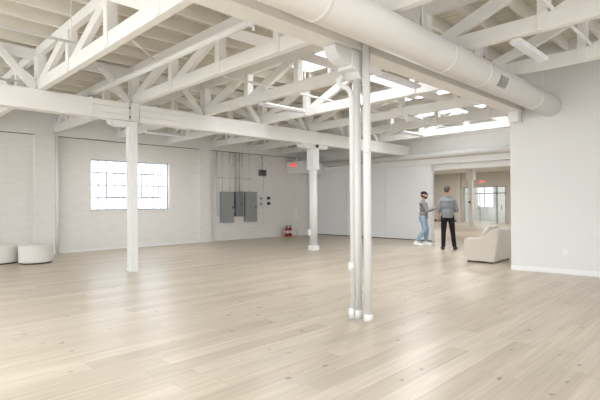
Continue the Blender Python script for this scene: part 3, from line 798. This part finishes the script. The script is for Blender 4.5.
def head(mb, c, face, s=1.0):
    """skull, jaw, nose, ears and brow; face = direction looked at (local, horizontal)"""
    f = Vector(face).normalized(); u = Vector((0, 0, 1)); r = f.cross(u)
    R = Matrix((( r.x, f.x, u.x, 0), (r.y, f.y, u.y, 0), (r.z, f.z, u.z, 0), (0, 0, 0, 1)))
    P = lambda x, y, z: Vector(c) + (r*x + f*y + u*z) * s
    mb.ball(P(0, -0.012, 0.028), 0.09*s, 3, (0.86, 1.08, 1.0), R)
    mb.ball(P(0, 0.03, -0.03), 0.07*s, 3, (0.86, 0.92, 1.15), R)
    mb.ball(P(0, 0.052, -0.085), 0.034*s, 3, (1.1, 0.9, 0.8), R)
    mb.cap(P(0, 0.088, 0.018), 0.011*s, P(0, 0.112, -0.022), 0.015*s, 10)
    mb.cap(P(-0.035, 0.076, 0.03), 0.012*s, P(0.035, 0.076, 0.03), 0.012*s, 10)
    mb.cap(P(-0.02, 0.088, -0.052), 0.009*s, P(0.02, 0.088, -0.052), 0.009*s, 10)
    for sx in (-1, 1): mb.ball(P(sx*0.079, -0.005, -0.004), 0.03*s, 2, (0.35, 0.7, 1.1), R)
    return P, R

# --- person seen from behind
P_ = person('person seen from behind in a grey shirt, black trousers and dark shoes', (12.41, 6.355, 0), math.atan2(-0.889, 0.457))
body = MB()
hd_c = (0.0, 0.02, 1.745)
Pm, R_ = head(body, hd_c, (0.42, 0.9, 0), 1.08)
body.cap((-0.01, 0.0, 1.46), 0.062, (0.0, 0.012, 1.68), 0.056)
body.ball((0, 0, 1.42), 0.16, 3, (1.2, 0.72, 0.55)); body.ball((0, 0.0, 1.25), 0.165, 3, (1.0, 0.7, 1.1)); body.ball((0.0, 0, 1.0), 0.165, 3, (1.0, 0.72, 0.9))
J = dict(ls=(-0.175, 0, 1.43), le=(-0.245, -0.01, 1.14), lw=(-0.262, 0.05, 0.885), rs=(0.175, 0, 1.43), re=(0.255, 0.02, 1.15), rw=(0.12, 0.24, 1.14),
         lh=(-0.095, 0, 0.95), lk=(-0.115, 0.03, 0.52), la=(-0.125, -0.03, 0.09), rh=(0.095, 0, 0.95), rk=(0.14, 0.03, 0.52), ra=(0.185, -0.02, 0.09))
for s in 'lr':
    body.cap(J[s+'s'], 0.058, J[s+'e'], 0.043); body.cap(J[s+'e'], 0.042, J[s+'w'], 0.027)
    body.cap(J[s+'h'], 0.088, J[s+'k'], 0.058); body.cap(J[s+'k'], 0.057, J[s+'a'], 0.04)
    a = J[s+'a']; body.cap((a[0], a[1] - 0.03, 0.05), 0.035, (a[0] + (0.03 if s == 'r' else -0.02), a[1] + 0.13, 0.04), 0.032)
hand(body, J['lw'], (0.0, 0.12, -1), (1, 0, 0), 1, 0.35)
hand(body, J['rw'], (-0.8, 0.55, 0.1), (0, -0.3, -1), -1, 0.45)
blob(body, 'body', M['skin2'], P_, 0.0075, 3)
sh = MB()
sh.ball((0, 0, 1.41), 0.175, 3, (1.12, 0.76, 0.52)); sh.ball((0, 0, 1.28), 0.19, 3, (1.02, 0.74, 1.0)); sh.ball((0, 0, 1.12), 0.185, 3, (0.98, 0.76, 1.0))
sh.lathe([(0.165, 0.93), (0.172, 0.94), (0.170, 1.1), (0.12, 1.2)], 32)
sh.cap((-0.01, -0.0, 1.46), 0.085, (-0.005, 0.004, 1.56), 0.068)
sh.cap((-0.03, 0, 1.51), 0.062, J['ls'], 0.068); sh.cap((0.02, 0, 1.51), 0.062, J['rs'], 0.068)
sh.cap(J['ls'], 0.07, J['le'], 0.06); sh.cap(J['le'], 0.06, lerp(J['le'], J['lw'], 0.06), 0.056)
sh.cap(J['rs'], 0.07, J['re'], 0.062); sh.cap(J['re'], 0.062, lerp(J['re'], J['rw'], 0.45), 0.05)
blob(sh, 'shirt', M['shirt'], P_, 0.011, 4)
tr = MB()
tr.ball((0, 0, 0.97), 0.168, 3, (1.0, 0.78, 0.75)); tr.ball((-0.075, -0.03, 0.90), 0.095, 3); tr.ball((0.08, -0.03, 0.90), 0.095, 3)
for s in 'lr':
    tr.cap(J[s+'h'], 0.103, J[s+'k'], 0.072); tr.cap(J[s+'k'], 0.072, lerp(J[s+'k'], J[s+'a'], 0.96), 0.06)
blob(tr, 'trousers', M['trousers'], P_, 0.011, 3)
for s, tx_ in (('l', -0.03), ('r', 0.04)):
    a = J[s+'a']; sb = MB()
    sb.cap((a[0], a[1] - 0.035, 0.05), 0.045, (a[0] + tx_, a[1] + 0.09, 0.045), 0.043)
    sb.ball((a[0] + tx_*1.4, a[1] + 0.15, 0.035), 0.045, 3, (0.95, 1.3, 0.75)); sb.cap((a[0], a[1] - 0.02, 0.06), 0.042, (a[0], a[1], 0.12), 0.046)
    sb.box(a[0] - 0.035, a[0] + 0.035, a[1] - 0.075, a[1] + 0.05, 0.0, 0.03)
    blob(sb, 'shoe', M['shoe_dark'], P_, 0.008, 2)
hr = MB()
hr.ball(Pm(0, -0.022, 0.036), 0.095, 3, (0.91, 1.04, 0.98), R_); hr.ball(Pm(0, -0.055, -0.005), 0.072, 3, (1.0, 0.75, 1.0), R_)
hair = hr.build('hair', M['hair'], P_)
# keep the face clear of hair
bmh = bmesh.new(); bmh.from_mesh(hair.data)
fdir = Vector((0.42, 0.9, 0)).normalized()
dele = [v for v in bmh.verts if (Vector(v.co) - Vector(hd_c)).dot(fdir) > 0.05 and v.co.z < hd_c[2] + 0.075]
bmesh.ops.delete(bmh, geom=dele, context='VERTS'); bmh.to_mesh(hair.data); bmh.free()
sol = hair.modifiers.new('solid', 'SOLIDIFY'); sol.thickness = 0.012
for sx in (-1, 1): MB().ball(Pm(sx*0.033, 0.083, 0.008), 0.012, 2).build('eye', M['eye'], P_)
MB().lathe([(0.172, 0.965), (0.176, 0.97), (0.176, 0.99), (0.172, 0.995)], 32).build('belt', M['shoe_dark'], P_).scale = (1.0, 0.76, 1.0)

# --- person in profile
Q_ = person('person in a black cap, grey sweatshirt, light blue jeans and white sneakers, hands held out', (13.03, 7.56, 0), math.atan2(-0.868, 0.496))
body = MB()
hc = (0.085, 0.0, 1.615)
Pq, Rq = head(body, hc, (1, -0.28, 0), 1.07)
body.cap((0.04, 0, 1.38), 0.058, (0.075, 0, 1.54), 0.052)
body.ball((0.06, 0, 1.32), 0.15, 3, (0.76, 1.22, 0.55)); body.ball((0.075, 0, 1.15), 0.15, 3, (0.76, 1.05, 1.0)); body.ball((0.05, 0, 0.95), 0.15, 3, (0.8, 1.02, 0.9))
# right arm of the person is nearest the camera (-y)
K = dict(ns=(0.05, -0.18, 1.345), ne=(0.15, -0.21, 1.10), nw=(0.38, -0.14, 1.19), fs=(0.06, 0.18, 1.345), fe=(0.16, 0.2, 1.09), fw=(0.40, 0.10, 1.18),
         nh=(0.04, -0.085, 0.90), nk=(0.09, -0.10, 0.50), na=(-0.17, -0.11, 0.13), fh=(0.05, 0.085, 0.90), fk=(0.15, 0.10, 0.50), fa=(0.12, 0.10, 0.10))
for s in 'nf':
    body.cap(K[s+'s'], 0.055, K[s+'e'], 0.041); body.cap(K[s+'e'], 0.04, K[s+'w'], 0.026)
    body.cap(K[s+'h'], 0.085, K[s+'k'], 0.056); body.cap(K[s+'k'], 0.054, K[s+'a'], 0.038)
    a = K[s+'a']; body.cap((a[0] - 0.03, a[1], 0.06), 0.034, (a[0] + 0.13, a[1], 0.045), 0.03)
hand(body, K['nw'], (0.97, 0.1, 0.0), (0, 0.6, 0.5), 1, 0.3)
hand(body, K['fw'], (0.97, -0.1, 0.05), (0, -0.6, 0.5), -1, 0.3)
blob(body, 'body', M['skin'], Q_, 0.0075, 3)
sw = MB()
sw.ball((0.055, 0, 1.325), 0.165, 3, (0.8, 1.22, 0.55)); sw.ball((0.075, 0, 1.17), 0.172, 3, (0.82, 1.05, 1.0)); sw.ball((0.06, 0, 1.01), 0.165, 3, (0.86, 1.04, 0.75))
sw.cap((0.045, 0, 1.36), 0.075, (0.055, 0, 1.43), 0.066)
for s in 'nf':
    sw.cap((0.05, 0, 1.38), 0.06, K[s+'s'], 0.07); sw.cap(K[s+'s'], 0.073, K[s+'e'], 0.06); sw.cap(K[s+'e'], 0.058, lerp(K[s+'e'], K[s+'w'], 0.86), 0.042)
blob(sw, 'sweatshirt', M['sweat'], Q_, 0.011, 4)
MB().lathe([(0.150, 0.875), (0.156, 0.88), (0.156, 0.925), (0.150, 0.93)], 32, (0.058, 0, 0)).build('hem', M['sweat'], Q_).scale = (0.95, 1.08, 1.0)
jn = MB()
jn.ball((0.045, 0, 0.88), 0.155, 3, (0.86, 1.08, 0.72)); jn.ball((0.0, -0.07, 0.84), 0.09, 3); jn.ball((0.0, 0.07, 0.84), 0.09, 3)
for s in 'nf':
    jn.cap(K[s+'h'], 0.10, K[s+'k'], 0.075); jn.cap(K[s+'k'], 0.075, lerp(K[s+'k'], K[s+'a'], 0.86), 0.058)
blob(jn, 'jeans', M['jeans'], Q_, 0.011, 3)
for s in 'nf':
    a = K[s+'a']; sb = MB(); lift = 0.02 if s == 'n' else 0.0
    sb.cap((a[0] - 0.035, a[1], 0.06 + lift), 0.05, (a[0] + 0.10, a[1], 0.052), 0.045); sb.ball((a[0] + 0.17, a[1], 0.04), 0.047, 3, (1.3, 0.95, 0.8))
    sb.cap((a[0] - 0.01, a[1], 0.08), 0.05, (a[0], a[1], 0.125), 0.048)
    sb.bar((a[0] - 0.085, a[1], 0.018 + lift*1.3), (a[0] + 0.20, a[1], 0.018), 0.085, 0.036)
    blob(sb, 'sneaker', M['shoe_white'], Q_, 0.008, 2)
cp = MB()
cp.ball(Pq(0, -0.012, 0.045), 0.099, 3, (0.9, 1.08, 0.85), Rq)
capo = cp.build('cap', M['cap'], Q_)
bmh = bmesh.new(); bmh.from_mesh(capo.data)
bmesh.ops.bisect_plane(bmh, geom=bmh.verts[:] + bmh.edges[:] + bmh.faces[:], plane_co=(0, 0, hc[2] + 0.034), plane_no=(0, 0, -1), clear_outer=True)
bmh.to_mesh(capo.data); bmh.free()
sol = capo.modifiers.new('solid', 'SOLIDIFY'); sol.thickness = 0.008
br = MB(); fq = Vector((1, -0.28, 0)).normalized(); rq = fq.cross(Vector((0, 0, 1)))
poly = [Pq(x, yv, 0) for x, yv in ((-0.075, 0.05), (-0.075, 0.10), (-0.055, 0.15), (0, 0.168), (0.055, 0.15), (0.075, 0.10), (0.075, 0.05))]
br.prism([(p.x, p.y) for p in poly], hc[2] + 0.036, hc[2] + 0.046, 'xy'); br.build('cap_brim', M['cap'], capo)
bd = MB(); bd.ball(Pq(0, 0.042, -0.072), 0.058, 3, (1.08, 1.0, 0.85), Rq); bd.ball(Pq(0.045, 0.01, -0.05), 0.036, 2, (0.6, 1, 1.1), Rq); bd.ball(Pq(-0.045, 0.01, -0.05), 0.036, 2, (0.6, 1, 1.1), Rq)
bd.build('beard', M['beard'], Q_)
MB().ball(Pq(0, -0.03, -0.005), 0.083, 3, (0.93, 0.95, 0.95), Rq).build('hair', M['beard'], Q_)
for sx in (-1, 1): MB().ball(Pq(sx*0.032, 0.079, 0.008), 0.011, 2).build('eye', M['eye'], Q_)

# ------------------------------------------------------------------ light
w = bpy.data.worlds.new('sky'); bpy.context.scene.world = w; w.use_nodes = True
nt = w.node_tree; nt.nodes.clear()
bg = nt.nodes.new('ShaderNodeBackground'); wo = nt.nodes.new('ShaderNodeOutputWorld')
tc = nt.nodes.new('ShaderNodeTexCoord'); sx = nt.nodes.new('ShaderNodeSeparateXYZ'); rp_ = nt.nodes.new('ShaderNodeValToRGB')
nt.links.new(tc.outputs['Generated'], sx.inputs[0]); nt.links.new(sx.outputs['Z'], rp_.inputs['Fac'])
rp_.color_ramp.elements[0].color = (0.95, 0.97, 1.0, 1); rp_.color_ramp.elements[1].color = (0.90, 0.95, 1.0, 1)
nt.links.new(rp_.outputs['Color'], bg.inputs['Color']); bg.inputs['Strength'].default_value = 0.8
nt.links.new(bg.outputs[0], wo.inputs['Surface'])
def area(name, loc, rot, sx_, sy_, watts, col=(1, 0.98, 0.95)):
    l = bpy.data.lights.new(name, 'AREA'); l.shape = 'RECTANGLE'; l.size = sx_; l.size_y = sy_; l.energy = watts; l.color = col
    o = bpy.data.objects.new(name, l); C.objects.link(o); o.location = loc; o.rotation_euler = rot; return o
for i, s in enumerate(SKY):
    area('skylight_daylight', ((s[0]+s[1])/2, (s[2]+s[3])/2, ZR + 0.42), (0, 0, 0), s[1]-s[0], s[3]-s[2], (24, 30, 6, 85, 150, 55)[i], (0.895, 0.957, 1.0))
area('window_and_fill_daylight', (-4.3, 7.5, 2.0), (0, -PI/2, 0), 3.4, 13, 75, (0.895, 0.957, 1.0))  # added fill over the open left side; no window is built there
area('window_and_fill_daylight', (3.5, -4.8, 2.0), (PI/2, 0, 0), 13, 3.4, 50, (0.895, 0.957, 1.0))  # added fill from the open side behind the camera, not a window
area('window_and_fill_daylight', (6.44, YW + 1.5, 4.1), (-math.radians(55), 0, 0), 4.0, 2.2, 160, (0.9, 0.96, 1.0))
area('window_and_fill_daylight', (6.44, YW + 0.8, 2.0), (-PI/2, 0, 0), 3.4, 2.2, 26, (0.9, 0.96, 1.0))
for x_, y_ in ((6.42, 4.13), (6.5, 7.02), (6.45, 11.95), (9.95, 5.82), (11.7, 7.1)):
    area('ceiling_lamp', (x_, y_, 3.365), (0, 0, 0), 1.1, 0.14, 17, (0.98, 0.985, 1))
for x_, y_ in ((19, 9), (19, 14), (26, 9), (26.5, 14.5)):
    area('far_room_fill', (x_, y_, 3.75 if x_ < 25 else FZ - 0.03), (0, 0, 0), 1.2, 1.2, 45)  # added to brighten the dark far room; no fixtures are modelled here

sc = bpy.context.scene
sc.view_settings.view_transform = 'Standard'; sc.view_settings.look = 'None'; sc.view_settings.gamma = 1
sc.view_settings.use_curve_mapping = False
sc.view_settings.exposure = 1.2
